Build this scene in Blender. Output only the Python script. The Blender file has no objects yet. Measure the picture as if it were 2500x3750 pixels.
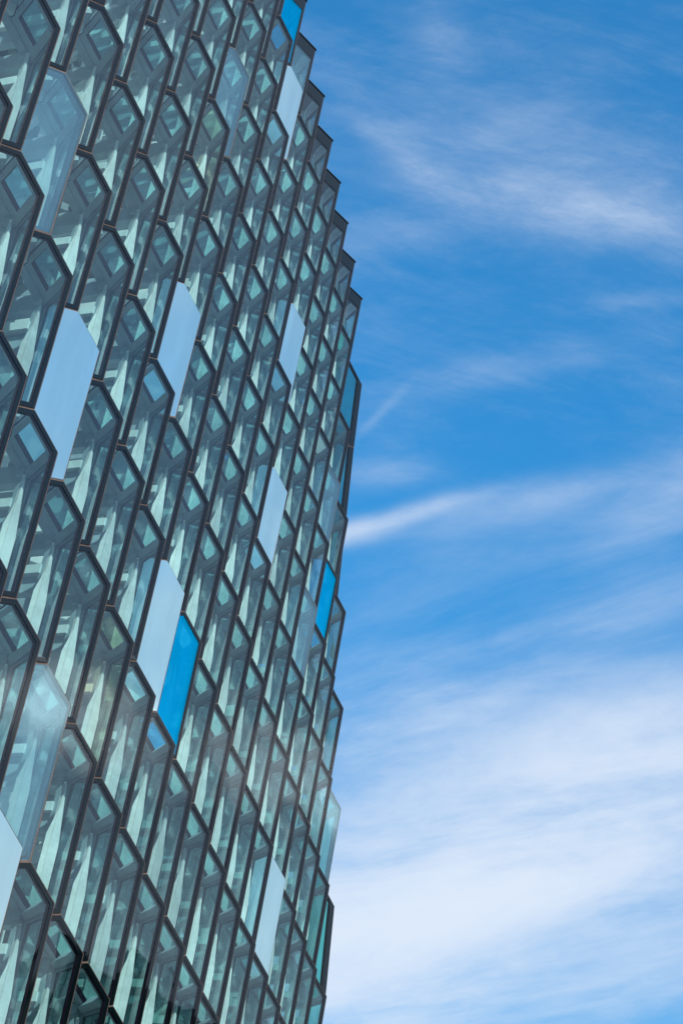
import bpy, math, random
from mathutils import Vector as V3, Matrix
random.seed(7)
D = bpy.data
scene = bpy.context.scene
COL = scene.collection

# ------------------------------------------------------------------ camera
S = 2.0                                   # metres per module height
EYE = 1.6
W0, H0, FPX = 2500., 3750., 7754.
RIGHT = V3((0.12809, -0.97958, 0.15497))
DOWN = V3((0.5666, -0.05596, -0.82209))
FWD = V3((0.81398, 0.1931, 0.54786))
CAM = V3((0, 0, EYE))
cd = D.cameras.new("camera")
cam = D.objects.new("camera", cd); COL.objects.link(cam)
cd.sensor_fit = 'VERTICAL'; cd.sensor_height = 36.0; cd.sensor_width = 24.0
cd.lens = FPX / H0 * 36.0
cd.clip_start = 0.1; cd.clip_end = 20000
R = Matrix((RIGHT, -DOWN, -FWD)).transposed()
cam.matrix_world = Matrix.Translation(CAM) @ R.to_4x4()
scene.camera = cam

# ------------------------------------------------------------------ light
SUN_EL, SUN_AZ = 42.0, 237.0              # azimuth clockwise from +Y
sun_dir = V3((math.sin(math.radians(SUN_AZ)) * math.cos(math.radians(SUN_EL)),
              math.cos(math.radians(SUN_AZ)) * math.cos(math.radians(SUN_EL)),
              math.sin(math.radians(SUN_EL))))
sd = D.lights.new("sun", 'SUN'); sd.energy = 5.0; sd.angle = math.radians(0.5)
sd.color = (1.0, 0.955, 0.89)
so = D.objects.new("sun", sd); COL.objects.link(so)
so.rotation_euler = (-sun_dir).to_track_quat('-Z', 'Y').to_euler()
so.location = (0, -20, 60)

world = D.worlds.new("World"); scene.world = world; world.use_nodes = True
nt = world.node_tree; nt.nodes.clear()


class N:
    """tiny node-graph helper"""
    def __init__(s, nt): s.nt = nt
    def new(s, t, **kw):
        n = s.nt.nodes.new(t)
        for k, v in kw.items(): setattr(n, k, v)
        return n
    def put(s, sock, v):
        if hasattr(v, 'is_output') or isinstance(v, bpy.types.NodeSocket): s.nt.links.new(v, sock)
        else: sock.default_value = v
    def m(s, op, a, b=0.0, c=None, clamp=False):
        n = s.new('ShaderNodeMath', operation=op, use_clamp=clamp)
        s.put(n.inputs[0], a); s.put(n.inputs[1], b)
        if c is not None: s.put(n.inputs[2], c)
        return n.outputs[0]
    def dot(s, a, b):
        n = s.new('ShaderNodeVectorMath', operation='DOT_PRODUCT')
        s.put(n.inputs[0], a); s.put(n.inputs[1], b)
        return n.outputs['Value']
    def comb(s, x, y, z):
        n = s.new('ShaderNodeCombineXYZ')
        s.put(n.inputs[0], x); s.put(n.inputs[1], y); s.put(n.inputs[2], z)
        return n.outputs[0]
    def noise(s, vec, scale, detail=5, rough=0.55, dist=0.0):
        n = s.new('ShaderNodeTexNoise')
        s.put(n.inputs['Vector'], vec); n.inputs['Scale'].default_value = scale
        n.inputs['Detail'].default_value = detail; n.inputs['Roughness'].default_value = rough
        n.inputs['Distortion'].default_value = dist
        return n.outputs['Fac']
    def mix(s, f, a, b, blend='MIX'):
        n = s.new('ShaderNodeMix', data_type='RGBA', blend_type=blend)
        s.put(n.inputs[0], f); s.put(n.inputs[6], a); s.put(n.inputs[7], b)
        return n.outputs[2]
    def ramp(s, f, lo, hi, a=0.0, b=1.0):
        n = s.new('ShaderNodeMapRange', interpolation_type='SMOOTHSTEP')
        s.put(n.inputs[0], f)
        for k, v in zip((1, 2, 3, 4), (lo, hi, a, b)): n.inputs[k].default_value = v
        return n.outputs[0]


g = N(nt)
sky = g.new('ShaderNodeTexSky', sky_type='NISHITA')
sky.sun_disc = False
sky.sun_elevation = math.radians(SUN_EL); sky.sun_rotation = math.radians(SUN_AZ)
sky.altitude = 0; sky.air_density = 1.0; sky.dust_density = 0.0; sky.ozone_density = 3.0
tc = g.new('ShaderNodeTexCoord'); dvec = tc.outputs['Generated']
# clouds live at fixed directions of the sky; p, q = tangent coordinates about one sky direction
dF = g.m('MAXIMUM', g.dot(dvec, tuple(FWD)), 0.05)
p = g.m('DIVIDE', g.dot(dvec, tuple(RIGHT)), dF)
q = g.m('DIVIDE', g.dot(dvec, tuple(-DOWN)), dF)
front = g.ramp(g.dot(dvec, tuple(FWD)), 0.75, 0.9)
# x, y centre, half length, half width, tilt (deg), weight -- in thousandths of the tangent plane
def T(x, y): return (x - 1250) / FPX, (1875 - y) / FPX
BL = [(1500, 3310, 1000, 190, 7, 1.15), (2350, 2720, 600, 210, 22, .66), (1650, 3010, 1000, 260, 12, .50),
      (1490, 1885, 290, 30, 15, .36), (1290, 1950, 120, 38, 14, .30), (2080, 1800, 400, 60, 13, .20), (1850, 730, 420, 85, -13, .23),
      (2300, 790, 300, 110, -6, .17), (1480, 560, 190, 55, -38, .18), (1850, 1350, 500, 50, 12, .09),
      (2480, 1820, 300, 120, 28, .20), (1400, 1730, 150, 45, 4, .20), (1450, 2600, 420, 150, 14, .36),
      (2500, 3100, 500, 220, 10, .34), (2000, 560, 500, 170, -12, .12), (1350, 880, 220, 70, 10, .12),
      (2420, 1090, 240, 30, 8, .06), (1600, 80, 100, 140, 20, .09), (1400, 1500, 120, 16, 45, .09), (2350, 2260, 380, 90, 20, .22),
      (1300, 3650, 500, 190, 8, .85), (2300, 3640, 700, 160, 10, .32)]
acc = None
pq = g.comb(p, q, 0.0)
wn = g.new('ShaderNodeTexNoise'); g.put(wn.inputs['Vector'], pq); wn.inputs['Scale'].default_value = 9; wn.inputs['Detail'].default_value = 3
wv = g.new('ShaderNodeVectorMath', operation='SUBTRACT'); g.put(wv.inputs[0], wn.outputs['Color']); wv.inputs[1].default_value = (.5, .5, .5)
wsc = g.new('ShaderNodeVectorMath', operation='SCALE'); g.put(wsc.inputs[0], wv.outputs[0]); wsc.inputs['Scale'].default_value = 0.008
wadd = g.new('ShaderNodeVectorMath', operation='ADD'); g.put(wadd.inputs[0], pq); g.put(wadd.inputs[1], wsc.outputs[0])
PQ = wadd.outputs[0]
for (x, y, lx, ly, tilt, wgt) in BL:
    cx, cy = T(x, y); t = math.radians(tilt)
    ax = (math.cos(t) / (lx / FPX), math.sin(t) / (lx / FPX), 0)
    ay = (-math.sin(t) / (ly / FPX), math.cos(t) / (ly / FPX), 0)
    u = g.m('SUBTRACT', g.dot(PQ, ax), ax[0] * cx + ax[1] * cy)
    v = g.m('SUBTRACT', g.dot(PQ, ay), ay[0] * cx + ay[1] * cy)
    r2 = g.m('ADD', g.m('MULTIPLY', u, u), g.m('MULTIPLY', v, v))
    e = g.m('MULTIPLY', g.m('EXPONENT', g.m('MULTIPLY', r2, -0.8)), wgt)
    acc = e if acc is None else g.m('ADD', acc, e)
def rotv(t, sx, sy):
    t = math.radians(t)
    return g.comb(g.dot(PQ, (math.cos(t) * sx, math.sin(t) * sx, 0)), g.dot(PQ, (-math.sin(t) * sy, math.cos(t) * sy, 0)), 0.0)
n1 = g.noise(rotv(13, 4, 17), 1.0, 8, 0.60, 0.5)
n2 = g.noise(rotv(-14, 9, 34), 1.0, 10, 0.70, 0.3)
n3 = g.noise(rotv(9, 30, 75), 1.0, 8, 0.70, 0.3)
lower = g.ramp(q, -0.02, 0.05)
nn = g.m('ADD', g.m('MULTIPLY', n1, g.m('SUBTRACT', 1.0, lower)), g.m('MULTIPLY', g.m('ADD', g.m('MULTIPLY', n1, .35), g.m('MULTIPLY', n2, .65)), lower))
nn = g.m('ADD', g.m('MULTIPLY', nn, .84), g.m('MULTIPLY', n3, .16))
streak = g.ramp(nn, 0.32, 0.70, 0.28, 1.45)
dens = g.m('MULTIPLY', acc, streak)
dens = g.m('ADD', dens, g.ramp(nn, 0.42, 0.8, 0.015, 0.15))
densF = g.m('MULTIPLY', dens, front)
# thin high cloud over the rest of the sky dome
sep = g.new('ShaderNodeSeparateXYZ'); g.put(sep.inputs[0], dvec)
zc = g.m('ADD', g.m('MAXIMUM', sep.outputs[2], 0.0), 0.12)
dome = g.comb(g.m('DIVIDE', sep.outputs[0], zc), g.m('DIVIDE', sep.outputs[1], zc), 0.0)
b1 = g.noise(dome, 0.9, 8, 0.58, 0.6)
hz = g.ramp(sep.outputs[2], 0.30, 0.60, 0.45, 0.0)
b0 = g.m('ADD', g.ramp(b1, 0.46, 0.72, 0.33, 0.85), hz)
band = g.m('DIVIDE', g.m('SUBTRACT', g.m('ADD', sep.outputs[2], g.m('MULTIPLY', g.noise(dvec, 14, 4, .6), .03)), .455), .013)
bandv = g.m('MULTIPLY', g.m('EXPONENT', g.m('MULTIPLY', g.m('MULTIPLY', band, band), -1.0)), g.ramp(g.noise(dvec, 9, 5, .6), .35, .6, .4, 2.6))
b0 = g.m('ADD', b0, bandv)
b0 = g.m('MULTIPLY', b0, g.ramp(sep.outputs[2], .48, .78, 1.0, .55))
densB = g.m('MULTIPLY', g.m('MINIMUM', b0, 2.2), g.m('SUBTRACT', 1.0, front))
den = g.m('MINIMUM', g.m('MAXIMUM', g.m('ADD', densF, densB), 0.0), 5.0)
alpha = g.m('SUBTRACT', 1.0, g.m('EXPONENT', g.m('MULTIPLY', den, -1.65)))
hsv = g.new('ShaderNodeHueSaturation'); hsv.inputs['Saturation'].default_value = 1.30; hsv.inputs['Value'].default_value = 1.0
g.put(hsv.inputs['Color'], sky.outputs[0])
bg1 = g.new('ShaderNodeBackground'); g.put(bg1.inputs[0], g.mix(1.0, hsv.outputs[0], (.66, 2.18, 2.08, 1), 'MULTIPLY')); sp0 = g.new('ShaderNodeSeparateXYZ'); g.put(sp0.inputs[0], dvec); g.put(bg1.inputs[1], g.ramp(sp0.outputs[2], .28, .60, .088, .116))
bg2 = g.new('ShaderNodeBackground'); bg2.inputs[0].default_value = (0.76, 0.85, 0.98, 1); g.put(bg2.inputs[1], g.m('ADD', 1.0, g.m('MULTIPLY', g.m('MINIMUM', g.m('MULTIPLY', bandv, g.m('SUBTRACT', 1.0, front)), 1.6), .62)))
ms = g.new('ShaderNodeMixShader'); g.put(ms.inputs[0], alpha)
nt.links.new(bg1.outputs[0], ms.inputs[1]); nt.links.new(bg2.outputs[0], ms.inputs[2])
wo = g.new('ShaderNodeOutputWorld'); nt.links.new(ms.outputs[0], wo.inputs[0])
world.cycles.sampling_method = 'MANUAL'; world.cycles.sample_map_resolution = 1024

scene.view_settings.view_transform = 'Standard'; scene.view_settings.look = 'None'
scene.view_settings.exposure = 0.0; scene.view_settings.gamma = 1.0
cy = scene.cycles
cy.max_bounces = 14; cy.transparent_max_bounces = 40; cy.glossy_bounces = 5; cy.diffuse_bounces = 4
cy.transmission_bounces = 8; cy.caustics_reflective = False; cy.caustics_refractive = False
cy.sample_clamp_indirect = 4.0

# ------------------------------------------------------------------ materials
def mat(name, base, rough=0.5, metal=0.0, spec=0.5, noise=0.0, nscale=3.0, bump=0.0):
    m = D.materials.new(name); m.use_nodes = True; t = m.node_tree; h = N(t)
    b = t.nodes['Principled BSDF']
    b.inputs['Roughness'].default_value = rough; b.inputs['Metallic'].default_value = metal
    b.inputs['Specular IOR Level'].default_value = spec
    if noise > 0:
        geo = h.new('ShaderNodeNewGeometry')
        f = h.noise(geo.outputs['Position'], nscale, 6, 0.6)
        f2 = h.noise(geo.outputs['Position'], nscale * 9, 4, 0.6)
        f = h.m('ADD', h.m('MULTIPLY', f, .7), h.m('MULTIPLY', f2, .3))
        lo = [max(0, c * (1 - noise)) for c in base[:3]] + [1]; hi = [min(1, c * (1 + noise)) for c in base[:3]] + [1]
        h.put(b.inputs['Base Color'], h.mix(h.ramp(f, .3, .7), tuple(lo), tuple(hi)))
        h.put(b.inputs['Roughness'], h.ramp(f2, .3, .7, rough * .8, min(1, rough * 1.25)))
        if bump > 0:
            bn = h.new('ShaderNodeBump'); bn.inputs['Strength'].default_value = bump; bn.inputs['Distance'].default_value = 0.01
            h.put(bn.inputs['Height'], f2); h.put(b.inputs['Normal'], bn.outputs[0])
    else:
        b.inputs['Base Color'].default_value = (*base[:3], 1)
    return m


def glass(name, tint, refl=1.0, base_refl=0.0, refl_col=(1, 1, 1), wob=0.02, frost=0.0):
    """thin architectural pane: clear tinted transmission + mirror reflection (Fresnel, with a coating's constant part)"""
    m = D.materials.new(name); m.use_nodes = True; t = m.node_tree; t.nodes.clear(); h = N(t)
    geo = h.new('ShaderNodeNewGeometry')
    f = h.noise(geo.outputs['Position'], 0.55, 2, 0.45)
    bn = h.new('ShaderNodeBump'); bn.inputs['Strength'].default_value = 1.0; bn.inputs['Distance'].default_value = wob
    h.put(bn.inputs['Height'], f)
    tr = h.new('ShaderNodeBsdfTransparent')
    dirt = h.noise(geo.outputs['Position'], 1.3, 5, 0.6)
    lo = tuple(c * .90 for c in tint) + (1,)
    h.put(tr.inputs[0], h.mix(h.ramp(dirt, .35, .7), lo, tuple(tint) + (1,)))
    gl = h.new('ShaderNodeBsdfGlossy'); gl.inputs['Roughness'].default_value = 0.0
    smr = h.new('ShaderNodeMapping'); h.put(smr.inputs[0], geo.outputs['Position']); smr.inputs['Scale'].default_value = (2.2, 2.2, .35)
    h.put(gl.inputs[0], h.mix(h.ramp(h.noise(smr.outputs[0], 1.0, 5, .6), .35, .7), tuple(c * .90 for c in refl_col) + (1,), tuple(refl_col) + (1,)))
    h.put(gl.inputs['Normal'], bn.outputs[0])
    # Schlick reflectance, the same from both sides of the thin pane
    cs = h.m('ABSOLUTE', h.dot(geo.outputs['Incoming'], geo.outputs['Normal']))
    sch = h.m('MULTIPLY_ADD', h.m('POWER', h.m('SUBTRACT', 1.0, cs), 5.0), .96, .04)
    fac = h.m('ADD', h.m('MULTIPLY', sch, refl), base_refl, clamp=True)
    mx = h.new('ShaderNodeMixShader'); h.put(mx.inputs[0], fac)
    t.links.new(tr.outputs[0], mx.inputs[1]); t.links.new(gl.outputs[0], mx.inputs[2])
    last = mx.outputs[0]
    if frost > 0:
        df = h.new('ShaderNodeBsdfTranslucent')
        vr = h.new('ShaderNodeTexVoronoi'); h.put(vr.inputs['Vector'], geo.outputs['Position']); vr.inputs['Scale'].default_value = 30
        sp = h.noise(geo.outputs['Position'], 60, 3, .7)
        h.put(df.inputs[0], h.mix(h.ramp(sp, .4, .62), (.55, .75, .72, 1), (.98, 1, .98, 1)))
        dd = h.new('ShaderNodeBsdfDiffuse'); h.put(dd.inputs[0], h.mix(h.ramp(sp, .4, .62), (.5, .68, .66, 1), (.95, 1, .97, 1)))
        am = h.new('ShaderNodeMixShader'); am.inputs[0].default_value = .5
        t.links.new(df.outputs[0], am.inputs[1]); t.links.new(dd.outputs[0], am.inputs[2])
        m2 = h.new('ShaderNodeMixShader'); m2.inputs[0].default_value = frost
        t.links.new(last, m2.inputs[1]); t.links.new(am.outputs[0], m2.inputs[2]); last = m2.outputs[0]
    o = h.new('ShaderNodeOutputMaterial'); t.links.new(last, o.inputs[0])
    return m


M_FRIT = mat("dark_frit_glass", (0.001, 0.004, 0.005), rough=0.03, spec=0.50, noise=.25, nscale=1.5)
M_PLUM = mat("reveal_black_plum", (0.010, 0.004, 0.014), rough=0.5, spec=0.08)
M_GASK = mat("sealant_brown", (0.13, 0.085, 0.065), rough=0.7, noise=.35, nscale=6)
M_STEEL = mat("painted_grey_steel", (0.46, 0.54, 0.59), rough=0.45, noise=.12, nscale=2, bump=.15)
M_STEEL2 = mat("rear_pale_steel", (0.93, 0.94, 0.90), rough=0.5, noise=.10, nscale=2, bump=.15)
M_LITFIN = mat("sunlit_white_fin", (0.86, 0.86, 0.82), rough=0.45, noise=.18, nscale=1.5, bump=.1)  # grey steel in sun, its brightness put into the colour
M_LITFIN2 = mat("sunlit_pale_fin", (0.68, 0.70, 0.69), rough=0.45, noise=.2, nscale=1.5, bump=.1)  # dimmer version of the same painted sunlight
M_STEEL3 = mat("rear_grey_steel", (0.24, 0.28, 0.31), rough=0.5, noise=.1)
M_RAIL = mat("pale_rail", (0.92, 0.94, 0.92), rough=0.45, noise=.08)
M_FRAME = mat("grey_frame", (0.46, 0.54, 0.60), rough=0.5, noise=.10, nscale=2, bump=.1)
M_COPE = mat("black_coping", (0.008, 0.008, 0.010), rough=0.5)
G_CLEAR = glass("clear_green_glass", (0.835, 0.955, 0.952), refl=1.5, base_refl=0.0)
G_SIDE = glass("side_green_glass", (0.80, 0.96, 0.955), refl=1.3, base_refl=0.0)
G_EDGE = glass("dark_teal_glass", (0.32, 0.76, 0.73), refl=1.0)
G_YEL = glass("yellow_dichroic_glass", (0.93, 0.93, 0.74), refl=0.9)
G_SEMI = glass("pale_coated_glass", (0.80, 0.95, 0.94), refl=1.0, base_refl=0.18, refl_col=(.72, .97, 1))
G_MIRR = glass("mirror_coated_glass", (0.25, 0.3, 0.33), refl=0.5, base_refl=0.85, refl_col=(.80, 1.0, .93), wob=.012)
G_BLUE = glass("azure_dichroic_glass", (0.45, 0.93, 1.0), refl=0.6, base_refl=0.56, refl_col=(.0, .66, 1.0))
G_FROST = glass("frosted_textured_glass", (.8, .95, .93), refl=.6, frost=.85)
MATS = [M_LITFIN2, M_STEEL3, M_LITFIN, M_RAIL, M_FRIT, M_PLUM, M_GASK, M_STEEL, M_STEEL2, M_FRAME, M_COPE, G_CLEAR, G_SIDE, G_EDGE, G_YEL, G_SEMI, G_MIRR, G_BLUE, G_FROST]
MI = {m.name: k for k, m in enumerate(MATS)}

# ------------------------------------------------------------------ lattice of the glazed wall (unit = module height)
U = V3((.71036, 0, 0)); VV = V3((.49898, .12421, 1.14501))
b_ = V3((.21138, -.12421, -.14497)); c_ = V3((0, 0, -1)); r_ = V3((.29532, .248, .03849))
a_ = U - b_ - r_
P0 = V3((8.64385, 4.11, 7.88544))
W_ = U - VV
NF = b_.cross(c_).normalized()
if NF.y > 0: NF = -NF                      # outward normal of the front panes
def Cpos(i, j): return (P0 + U * i + VV * j) * S + CAM
def proj(pt):
    d = pt - CAM; z = d.dot(FWD)
    return (W0 / 2 + FPX * d.dot(RIGHT) / z, H0 / 2 + FPX * d.dot(DOWN) / z, z)

# ------------------------------------------------------------------ mesh buffers
class Buf:
    def __init__(s): s.v = []; s.f = []; s.m = []
    def face(s, pts, mi):
        k = len(s.v); s.v += [tuple(x) for x in pts]; s.f.append(tuple(range(k, k + len(pts)))); s.m.append(MI[mi.name])
    def add(s, o, off):
        k = len(s.v); s.v += [(x + off[0], y + off[1], z + off[2]) for x, y, z in o.v]
        s.f += [tuple(i + k for i in f) for f in o.f]; s.m += o.m
    def prism(s, poly, n, t, mf, ms_=None, mb=None):
        """solid from polygon poly (outer face), thickness t against normal n"""
        ms_ = ms_ or mf; mb = mb or mf
        bk = [x - n * t for x in poly]
        s.face(poly, mf); s.face(bk[::-1], mb)
        for k in range(len(poly)):
            a, b = poly[k], poly[(k + 1) % len(poly)]
            s.face([a, a - n * t, b - n * t, b], ms_)
    def ring(s, po, pi, n, t, mf, mi_, mb):
        L = len(po)
        for k in range(L):
            a, b, c, d = po[k], po[(k + 1) % L], pi[(k + 1) % L], pi[k]
            s.face([a, b, c, d], mf)
            s.face([x - n * t for x in (d, c, b, a)], mb)
            s.face([d, c, c - n * t, d - n * t], mi_)
            s.face([b, a, a - n * t, b - n * t], mf)
    def beam(s, p0, p1, w, h, side, mf):
        """box member; w along 'side', h along the third axis"""
        d = (p1 - p0).normalized(); sd = (side - d * side.dot(d)).normalized(); up = d.cross(sd)
        A = sd * w / 2; B = up * h / 2
        q0 = [p0 - A - B, p0 + A - B, p0 + A + B, p0 - A + B]; q1 = [x + (p1 - p0) for x in q0]
        s.face(q0[::-1], mf); s.face(q1, mf)
        for k in range(4): s.face([q0[k], q0[(k + 1) % 4], q1[(k + 1) % 4], q1[k]], mf)
    def mesh(s, name):
        me = D.meshes.new(name); me.from_pydata([tuple(V3(x) * 1.0) for x in s.v], [], s.f)
        used = sorted(set(s.m)); rm = {u: k for k, u in enumerate(used)}
        for u in used: me.materials.append(MATS[u])
        me.polygons.foreach_set('material_index', [rm[x] for x in s.m]); me.update()
        return me

def inset(poly, n, ds):
    """inset a convex polygon; ds = one distance or one per edge (edge k runs k -> k+1)"""
    L = len(poly)
    if not isinstance(ds, (list, tuple)): ds = [ds] * L
    cen = sum(poly, V3()) / L
    ln = []
    for k in range(L):
        a, b = poly[k], poly[(k + 1) % L]; d = (b - a).normalized(); m = n.cross(d)
        if m.dot(cen - a) < 0: m = -m
        ln.append((a + m * ds[k], d))
    out = []
    for k in range(L):
        p1, d1 = ln[k - 1]; p2, d2 = ln[k]
        cr = d1.cross(d2); den = cr.dot(cr)
        t = (p2 - p1).cross(d2).dot(cr) / den
        out.append(p1 + d1 * t)
    return out

def hexpoly():
    B = -b_; A = B - a_; F = A + c_; Dd = c_.copy(); E = Dd - a_
    return [A, B, V3((0, 0, 0)), Dd, E, F]
def roofpoly():
    B = -b_; A = B - a_; F = A + c_; Dd = c_.copy(); E = Dd - a_
    return [V3((A.x, A.y, 0)), V3((0, 0, 0)), Dd, E, F]

GAP, FRW, REV, TH = .0065, .030, .030, .012
def sc(buf):
    for k, x in enumerate(buf.v): buf.v[k] = (x[0] * S, x[1] * S, x[2] * S)
    return buf

def front_frame(poly, fr=FRW, frameless=False):
    B = Buf(); L = len(poly)
    frs = fr if isinstance(fr, list) else [fr] * L
    o1 = inset(poly, NF, GAP)
    # sealant joint just behind the glass plane
    pz = [x - NF * .004 for x in poly]; oz = [x - NF * .004 for x in inset(poly, NF, GAP + .002)]
    B.ring(pz, oz, NF, .012, M_GASK, M_GASK, M_GASK)
    sh = .016 if frameless else 0.0
    oo = [x - NF * sh for x in o1]; ii = [x - NF * sh for x in inset(poly, NF, [GAP + f for f in frs])]
    B.ring(oo, ii, NF, REV, M_FRIT, M_PLUM, M_FRAME)
    return B
def front_pane(poly, m, fr=FRW, full=False):
    B = Buf(); L = len(poly)
    frs = fr if isinstance(fr, list) else [fr] * L
    if full: B.prism(inset(poly, NF, GAP), NF, TH, m)
    else: B.prism([x - NF * .003 for x in inset(poly, NF, [GAP + f - .002 for f in frs])], NF, TH, m)
    return B
def quad(o, e1, e2): return [o, o + e1, o + e1 + e2, o + e2]
def outn(e1, e2):
    n = e1.cross(e2).normalized()
    return n if (n.x > 0) else -n
NS = outn(c_, r_); NR = outn(b_, r_)
def side_frame(o, e1, e2, n, ins, th=.034, mb=None):
    B = Buf(); P = quad(o, e1, e2); c0 = sum(P, V3()) / 4
    P = inset(P, n, .004); I = inset(quad(o, e1, e2), n, ins)
    B.ring(P, I, n, th, M_FRIT, M_PLUM, mb or M_FRAME)
    return B
def side_pane(o, e1, e2, n, ins, m):
    B = Buf(); B.prism([x - n * .006 for x in inset(quad(o, e1, e2), n, [k - .003 for k in ins])], n, .010, m); return B
INS_S = [.070, .050, .060, .075]           # edge along c (ridge), bottom, post side, top
INS_R = [.060, .040, .090, .032]
Z3 = V3((0, 0, 0))
YIN = V3((0, 1, 0))
KB = V3((0.20, 0.82, 0.0))                # front node -> rear node
def steel(roof=False, var=0):
    """interior steel of one module: members on its inner edges and the strut to the rear node"""
    B = Buf(); n_ = r_.copy()
    off = r_ * .02 - NS * .042 + V3((0, 0, .02))
    B.beam(n_ + off, n_ + off + c_, .045, .045, NF, M_STEEL)
    # added fin shaped like the sunlit wedge on the post, parallel to front pane
    Q = n_ + V3((-.195, -.048, -.135)); hd = V3((.862, -.507, 0))
    fm = (M_LITFIN, M_LITFIN2, M_LITFIN, M_LITFIN2)[var]
    B.prism([Q, Q + c_ * .26 - hd * .014, Q + c_ * 1.0 - hd * .018, Q + c_ * 1.0 + hd * .058, Q + c_ * .42 + hd * .056], NF, .024, fm)
    B.prism([Q + c_ * .20 - hd * .012 - NF * .004, Q + c_ * .36 - hd * .036 - NF * .03, Q + c_ - hd * .040 - NF * .03, Q + c_ - hd * .0185 - NF * .004], (NF * .6 - hd * .8).normalized(), .012, fm)
    B.prism([Q + c_ * .42 + hd * .057, Q + c_ + hd * .059, Q + c_ + hd * .067, Q + c_ * .45 + hd * .065], NF, .03, M_PLUM)
    if not roof:
        B.beam(n_ - b_ + off, n_ + off, .07, .085, NR, M_STEEL)                   # upper diagonal
    B.beam(Z3 + V3((.0, .05, -.01)), n_ + V3((0, .03, -.01)), .06, .05, NR, M_STEEL)  # from ridge to hub
    X = V3((1, 0, 0))
    B.beam(n_ + V3((0, .03, -.02)), n_ + KB + V3((0, 0, -.02)), .07, .125, X, M_STEEL)   # strut to the rear node
    rz = (-.235, -.215, -.262, -.235)[var]
    B.beam(n_ + V3((0, .05, rz)), n_ + KB + V3((0, 0, rz)), .10, .062, X, M_RAIL)      # light rail
    if var == 2: B.beam(n_ + V3((0, .06, -.06)), n_ + KB + V3((0, 0, -.80)), .04, .035, X, M_STEEL2)
    if var == 3: B.beam(n_ + V3((0, .06, -.62)), n_ + KB + V3((0, 0, -.55)), .06, .05, X, M_RAIL)
    if var == 1: B.beam(n_ + V3((-.04, .40, -.40)), n_ + V3((-.04, .40, -.95)), .05, .22, X, M_RAIL)
    B.beam(n_ + V3((.02, .05, -.320)), n_ + KB + V3((.02, 0, -.320)), .06, .120, X, M_STEEL)
    if not roof: B.beam(-b_ + r_ * .22 - a_ * .30 - NF * .035, n_ - b_ - a_ * .12 - NF * .03, .06, .03, a_, M_STEEL)
    # hub: small bolted plate
    B.beam(n_ + V3((-.045, .02, -.03)), n_ + V3((-.045, .07, -.03)), .05, .05, V3((1, 0, 0)), M_STEEL)
    return B
def rear():
    B = Buf(); n_ = r_ + KB
    B.beam(n_, n_ + c_, .13, .085, V3((1, .35, 0)), M_STEEL2)
    B.beam(n_ - b_, n_, .07, .07, YIN, M_STEEL3)
    B.beam(n_ - a_ - b_, n_ - b_, .07, .07, YIN, M_STEEL3)
    B.beam(n_ - r_, n_, .06, .06, YIN, M_STEEL3)
    B.beam(n_ + V3((-.71, 0, -.30)), n_ + V3((0, 0, -.30)), .05, .07, YIN, M_STEEL3)
    return B

HEX = hexpoly(); ROOF = roofpoly()
RF = V3((r_.x, r_.y, 0))
TOPFR = [.16, FRW, FRW, FRW, FRW]
templ = {}
templ['frame'] = sc(front_frame(HEX)); templ['frameless'] = sc(front_frame(HEX, frameless=True))
templ['roofframe'] = sc(front_frame(ROOF, fr=TOPFR))
for nm, m in (('clear', G_CLEAR),): templ['pane_' + nm] = sc(front_pane(HEX, m))
templ['pane_semi'] = sc(front_pane(HEX, G_SEMI, full=True)); templ['pane_mirror'] = sc(front_pane(HEX, G_MIRR, full=True))
templ['pane_blue'] = sc(front_pane(HEX, G_BLUE)); templ['pane_roof'] = sc(front_pane(ROOF, G_CLEAR, fr=TOPFR))
templ['pane_roofsemi'] = sc(front_pane(ROOF, G_SEMI, fr=TOPFR))
bs = Buf(); bs.add(side_frame(Z3, c_, r_, NS, INS_S, .014), (0, 0, 0)); templ['side'] = sc(bs)
templ['side_roof'] = sc(side_frame(Z3, c_, RF, NS, [.052, .06, .06, .16]))
templ['up'] = sc(side_frame(Z3, -b_, r_, NR, INS_R))
for nm, m in (('', G_SIDE), ('_y', G_YEL), ('_e', G_EDGE)): templ['spane' + nm] = sc(side_pane(Z3, c_, r_, NS, INS_S, m))
templ['spane_roof'] = sc(side_pane(Z3, c_, RF, NS, [.052, .06, .06, .16], G_EDGE))
for nm, m in (('', G_SIDE), ('_y', G_YEL), ('_f', G_FROST), ('_e', G_EDGE)): templ['upane' + nm] = sc(side_pane(Z3, -b_, r_, NR, INS_R, m))
for q in range(4): templ['steel%d' % q] = sc(steel(False, q))
templ['steel_roof'] = sc(steel(True)); templ['rear'] = sc(rear())
MESH = {}
def tm(k):
    if k not in MESH: MESH[k] = templ[k].mesh(k)
    return MESH[k]

def tag(o, label=None, cat=None, group=None, kind=None):
    if label: o['label'] = label
    if cat: o['category'] = cat
    if group: o['group'] = group
    if kind: o['kind'] = kind
    return o
def link(name, me, parent=None, loc=None):
    o = D.objects.new(name, me); COL.objects.link(o)
    if parent is not None: o.parent = parent
    if loc is not None: o.location = loc
    return o
def empty(name, loc=(0, 0, 0), parent=None):
    o = D.objects.new(name, None); COL.objects.link(o); o.empty_display_size = .3; o.location = loc
    if parent is not None: o.parent = parent
    return o

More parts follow.
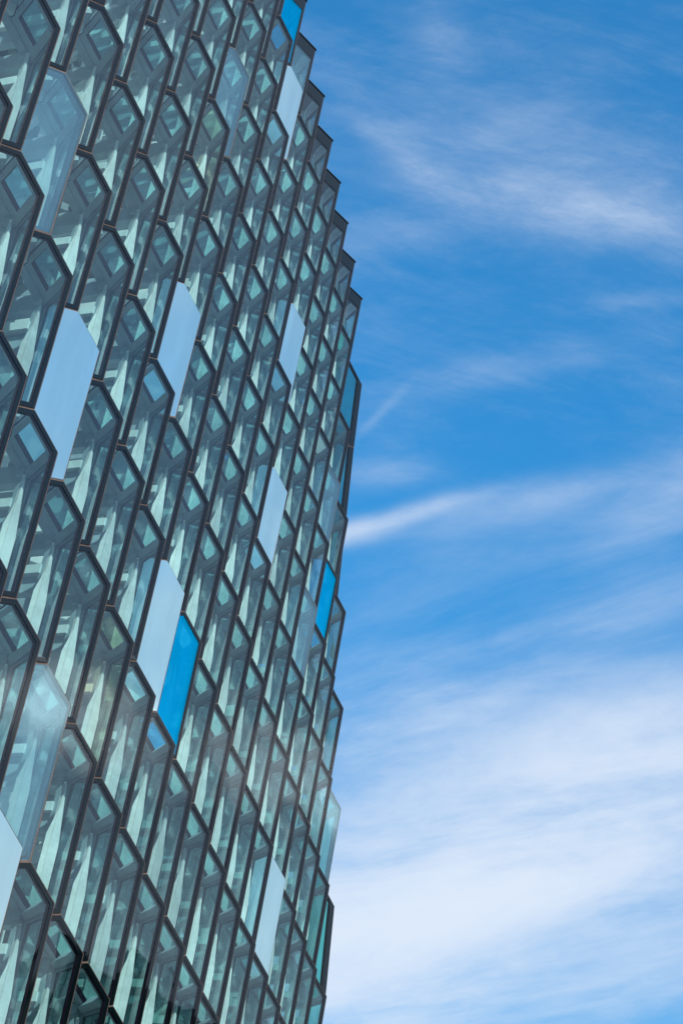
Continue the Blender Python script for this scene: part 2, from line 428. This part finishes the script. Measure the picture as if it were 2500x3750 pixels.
# ------------------------------------------------------------------ which modules exist
LAST = {8: 11, 7: 11, 6: 12, 5: 13, 4: 14, 3: 15, 2: 16, 1: 16, 0: 17, -1: 18, -2: 18, -3: 19, -4: 19}
MIRR = {(2, 0), (4, 2), (8, 5), (9, 3), (6, 0), (4, -3), (13, 0), (5, 7)}
SEMI = {(0, 1), (3, 5), (12, 3), (12, 5), (16, 2), (5, 8), (4, -2)}
BLUE = {(4, 8), (13, 4), (7, 0)}
YEL = {(3, 4), (5, -1)}
FROST = {(11, 5)}
cells = []
for j in range(-6, 9):
    for i in range(-14, LAST.get(j, 19) + 1):
        C = Cpos(i, j)
        if C.z + c_.z * S < 0.5: continue
        x, y, z = proj(C)
        if z < 6: continue
        x2, y2, _ = proj(C + c_ * S)
        if max(x, x2) < -420 or min(y, y2) > H0 + 700 or max(y, y2) < -650 or min(x, x2) > W0: continue
        # visible area: strip of width U beside the ridge, counted inside the frame
        cnt = 0
        for u in range(7):
            for v in range(11):
                px, py, _ = proj(C + (c_ * (v / 10) - (U) * (u / 7) * .8 + r_ * 0) * S)
                if 0 <= px <= W0 and 0 <= py <= H0: cnt += 1
        cells.append((cnt / 77. * (1 / z) ** 2, i, j))
cells.sort(reverse=True)
print('cells', len(cells), 'visible', sum(1 for c in cells if c[0] > 0))

BASE = V3((14.0 * S, (4.11 - .85) * S, 0))
bld = empty("glass_concert_hall", BASE)
tag(bld, "glass concert hall clad in stacked hexagonal glass bricks with dark frames", "building")
SPECIAL = MIRR | SEMI | BLUE | FROST
plain = [c for c in cells if (c[1], c[2]) not in SPECIAL]
named = set((i, j) for _, i, j in plain[:100])
rest = Buf()
for _, i, j in cells:
    k = (i, j); C = Cpos(i, j) - BASE
    roof = j == 8
    if k in MIRR: fr, pn, nm, lab = 'frameless', 'pane_mirror', 'mirrored_brick', 'pale mirror coated glass brick reflecting the sky'
    elif k in SEMI and not roof: fr, pn, nm, lab = 'frameless', 'pane_semi', 'coated_brick', 'half mirrored pale glass brick without a visible frame'
    elif k in SEMI: fr, pn, nm, lab = 'roofframe', 'pane_roofsemi', 'coated_brick', 'pale coated glass brick under the roof coping'
    elif k in BLUE and not roof: fr, pn, nm, lab = 'frame', 'pane_blue', 'blue_brick', 'bright azure coloured glass brick'
    elif k in BLUE: fr, pn, nm, lab = 'roofframe', 'pane_blueroof', 'blue_brick', 'bright azure coloured glass brick'
    elif roof: fr, pn, nm, lab = 'roofframe', 'pane_roof', 'glass_brick', None
    else: fr, pn, nm, lab = 'frame', 'pane_clear', 'glass_brick', None
    if k in FROST: nm, lab = 'frosted_brick', 'glass brick with a sparkling frosted rhombic window'
    if pn == 'pane_blueroof' and pn not in templ: templ[pn] = sc(front_pane(ROOF, G_BLUE, fr=TOPFR))
    y = '_y' if k in YEL else ('_e' if i >= LAST.get(j, 99) else '')
    subs = [('frame', fr), ('front_pane', pn), ('side_frame', 'side_roof' if roof else 'side'), ('side_pane', 'spane_roof' if roof else 'spane' + y)]
    if not roof: subs += [('upper_frame', 'up'), ('upper_pane', 'upane' + ('_f' if k in FROST else y))]
    subs += [('steelwork', 'steel_roof' if roof else 'steel%d' % random.choice((0, 0, 1, 2, 3))), ('rear_steelwork', 'rear')]
    if k in named or k in SPECIAL:
        e = link(nm, tm(fr), bld, C)
        if lab: e['label'] = lab
        for sn, key in subs[1:]:
            ob = link(sn, tm(key), e)
            if sn == 'front_pane': ob.rotation_euler = (random.uniform(-.005, .005), 0, random.uniform(-.005, .005))
    else:
        for sn, key in subs: rest.add(templ[key], C)
ro = link("glass_bricks", rest.mesh("glass_bricks"), bld); tag(ro, kind='stuff')

# ------------------------------------------------------------------ corner panels at the end of the wall
def on_plane(x, y, i, j):
    C = Cpos(i, j); d = RIGHT * ((x - W0 / 2) / FPX) + DOWN * ((y - H0 / 2) / FPX) + FWD
    return CAM + d * ((C - CAM).dot(NF) / d.dot(NF))
def corner(i, j, pts, fr):
    """closing module at the corner; pts = measured outline in the plane of the strip"""
    P = [(q - BASE) / S for q in pts]
    f = front_frame(P, fr=fr); pz = front_pane(P, G_EDGE, fr=fr)
    o = link("corner_brick", sc(f).mesh("corner_brick"), bld); link("front_pane", sc(pz).mesh("corner_pane"), o)
    return o
C127 = Cpos(12, 7); C136 = Cpos(13, 6); C171 = Cpos(17, 1)
h3 = [q * S for q in HEX]
p = on_plane(1325.4, 1408, 12, 7); q = on_plane(1296.6, 1638, 12, 7)
A7, B7, Cc, D7, E7, F7 = [C127 + x for x in h3]
corner(12, 7, [A7, B7, p, q, D7, F7], [FRW, FRW, .085, FRW, FRW, FRW])
q2 = on_plane(1236, 2200, 12, 7)
corner(13, 6, [D7, q, q2, on_plane(1190, 2195, 12, 7), F7 + V3((0, 0, -.1 * S))], [FRW, .085, FRW, FRW, FRW])
A1, B1, C1, D1, E1, F1 = [C171 + x for x in h3]
p1 = on_plane(1225.4, 3319, 17, 1); p2 = on_plane(1192, 3660, 17, 1)
corner(17, 1, [A1, B1, p1, p2, on_plane(1140, 3660, 17, 1), F1], [FRW, FRW, .08, FRW, FRW, FRW])

# ------------------------------------------------------------------ coping along the parapet
cb = Buf()
zc = .012
Dn = V3((0, 0, 1))
for i in range(-6, 12):
    o = (P0 + U * i + VV * 8)
    A = V3((-b_ - a_).xy.to_tuple() + (0,)); nxt = U + A
    ov = V3((-.004, -.008, 0))
    poly = [A + ov + V3((0, 0, 0)), ov, V3((.008, -.006, 0)), nxt + V3((.0, .0, 0)), nxt + V3((0, .10, 0)), A + V3((0, .10, 0))]
    poly = [x + V3((0, 0, .010)) for x in poly]
    t = Buf(); t.prism(poly, Dn, .009, M_COPE)
    cb.add(t, tuple(o))
cb = sc(cb); cp = link("roof_coping", cb.mesh("roof_coping"), bld, CAM - BASE)

# ------------------------------------------------------------------ inside of the hall
def box(B, lo, hi, m):
    x0, y0, z0 = lo; x1, y1, z1 = hi
    v = [V3((x, y, z)) for z in (z0, z1) for y in (y0, y1) for x in (x0, x1)]
    for f in ((0, 2, 3, 1), (4, 5, 7, 6), (0, 1, 5, 4), (2, 6, 7, 3), (0, 4, 6, 2), (1, 3, 7, 5)): B.face([v[k] for k in f], m)
M_SLAB = mat("pale_ceiling_slab", (.50, .53, .53), rough=.7, noise=.1)
M_WALL = mat("interior_grey_wall", (.22, .26, .29), rough=.8, noise=.15)
M_WHITE = mat("interior_white_panel", (.86, .88, .84), rough=.6, noise=.06)
M_DARK = mat("interior_dark_panel", (.05, .08, .10), rough=.6, noise=.2)
M_GROUND = mat("paving", (.20, .20, .19), rough=.85, noise=.2, nscale=.4)
M_HILL = mat("hill_grass", (.045, .06, .03), rough=.95, noise=.4, nscale=.01)
M_BLOCK = mat("dark_cladding", (.03, .045, .04), rough=.6, noise=.3)
for m in (M_SLAB, M_WALL, M_WHITE, M_DARK, M_GROUND, M_HILL, M_BLOCK): MATS.append(m); MI[m.name] = len(MATS) - 1
def wally(z): return 4.11 * S + (z - EYE - 7.88544 * S) * (.12421 / 1.14501)   # y of ridge line at height z
X0, X1 = 2.0, 19.9 * S + 1.0
ztop = Cpos(0, 8).z
TOPY = wally(ztop)
k = 0
z = 4.0
while z < ztop - 1:
    B = Buf(); y0 = wally(z) + 1.35 * S
    box(B, (X0, y0 + (k % 2) * .6, z - .22), (X1, y0 + 9, z + .22), M_SLAB)
    # edge beam
    box(B, (X0, y0 - .12 + (k % 2) * .6, z - .34), (X1, y0 - .003 + (k % 2) * .6, z + .16), M_STEEL)
    o = link("floor_slab", sc(Buf()).mesh("floor_slab") if False else B.mesh("floor_slab"), bld); o.location = -BASE
    z += 3.9; k += 1
B = Buf()
yb = wally(0) + 1.35 * S + 5.0
zz = 0.0
rnd = random.Random(3)
while zz < ztop - .5:
    xx = X0
    while xx < X1:
        w = rnd.choice((.9, 1.3, 1.7, 2.2)); hgt = 1.95
        t = rnd.random(); sh = (zz / ztop) * (TOPY - wally(0))
        if t < .30: m = M_WHITE
        elif t < .62: m = M_WALL
        elif t < .82: m = M_DARK
        else: m = None
        if m: box(B, (xx + .06, yb + sh + rnd.random() * .8, zz + .05), (xx + w - .06, yb + sh + 1.2, zz + hgt - .05), m)
        xx += w
    zz += 1.95
o = link("hall_wall", B.mesh("hall_wall"), bld); o.location = -BASE
# inner columns
for kx in range(0, 16):
    B = Buf(); x = X0 + kx * 2.6
    y0 = wally(0) + 1.9 * S; y1 = TOPY + 1.9 * S
    B.beam(V3((x, y0, 0)), V3((x, y1, ztop - .4)), .34, .34, V3((1, 0, 0)), M_WHITE)
    o = link("inner_column", B.mesh("inner_column"), bld); o.location = -BASE
# random white and dark boards added for bright and dark patches behind rear steel
B = Buf()
for j in range(-6, 8):
    for i in range(-12, 20):
        for q in range(3):
            if rnd.random() < .25: continue
            C = (P0 + U * i + VV * j + r_ + KB) * S + CAM
            if C.z < 1.5: continue
            w = rnd.uniform(.10, .42); hh = rnd.uniform(.10, .50); dz = -rnd.uniform(.05, 1.0); dx = rnd.uniform(-.6, -.1); dy = rnd.choice((rnd.uniform(-.25, .1), rnd.uniform(.15, .9)))
            m = rnd.choice((M_WHITE, M_WHITE, M_WHITE, M_DARK, M_DARK, M_WALL, M_DARK))
            lo = C + V3((dx, dy, dz)) * S
            box(B, lo, lo + V3((w * S, .05, hh * S)), m)
o = link("added_patch_panels", B.mesh("added_patch_panels"), bld); o.location = -BASE; tag(o, kind='stuff')
# roof and end wall
B = Buf(); box(B, (X0, TOPY + .9 * S, ztop - .5), (X1 - 2, TOPY + 26, ztop - .02), M_WALL)
o = link("roof", B.mesh("roof"), bld); o.location = -BASE

# ------------------------------------------------------------------ surroundings
gb = Buf(); box(gb, (-3000, -3000, -1), (3000, 3000, 0), M_GROUND)
go = link("ground", gb.mesh("ground")); tag(go, kind='structure')

def windowed_block(name, lo, hi, label):
    e = empty(name, ((lo[0] + hi[0]) / 2, (lo[1] + hi[1]) / 2, 0)); tag(e, label, "building")
    B = Buf(); box(B, lo, hi, M_BLOCK); o = link("wall", B.mesh("wall"), e); o.location = -e.location
    B = Buf(); z = 3.0
    while z < hi[2] - 3:
        x = lo[0] + 2
        while x < hi[0] - 3:
            box(B, (x, hi[1] - .2, z), (x + 2.2, hi[1] + .05, z + 1.7), M_DARK); x += 3.6
        z += 3.5
    o = link("window_row", B.mesh("window_row"), e); o.location = -e.location
    B = Buf(); box(B, (lo[0] - .4, lo[1] - .4, hi[2]), (hi[0] + .4, hi[1] + .4, hi[2] + .5), M_BLOCK)
    o = link("roof", B.mesh("roof"), e); o.location = -e.location
windowed_block("office_building", (40, -130, 0), (150, -90, 47.1), "dark office building across the street, mirrored in the lowest panes")
windowed_block("office_building", (6, -135, 0), (39, -92, 40.2), "lower dark wing building beside the office building across the street")
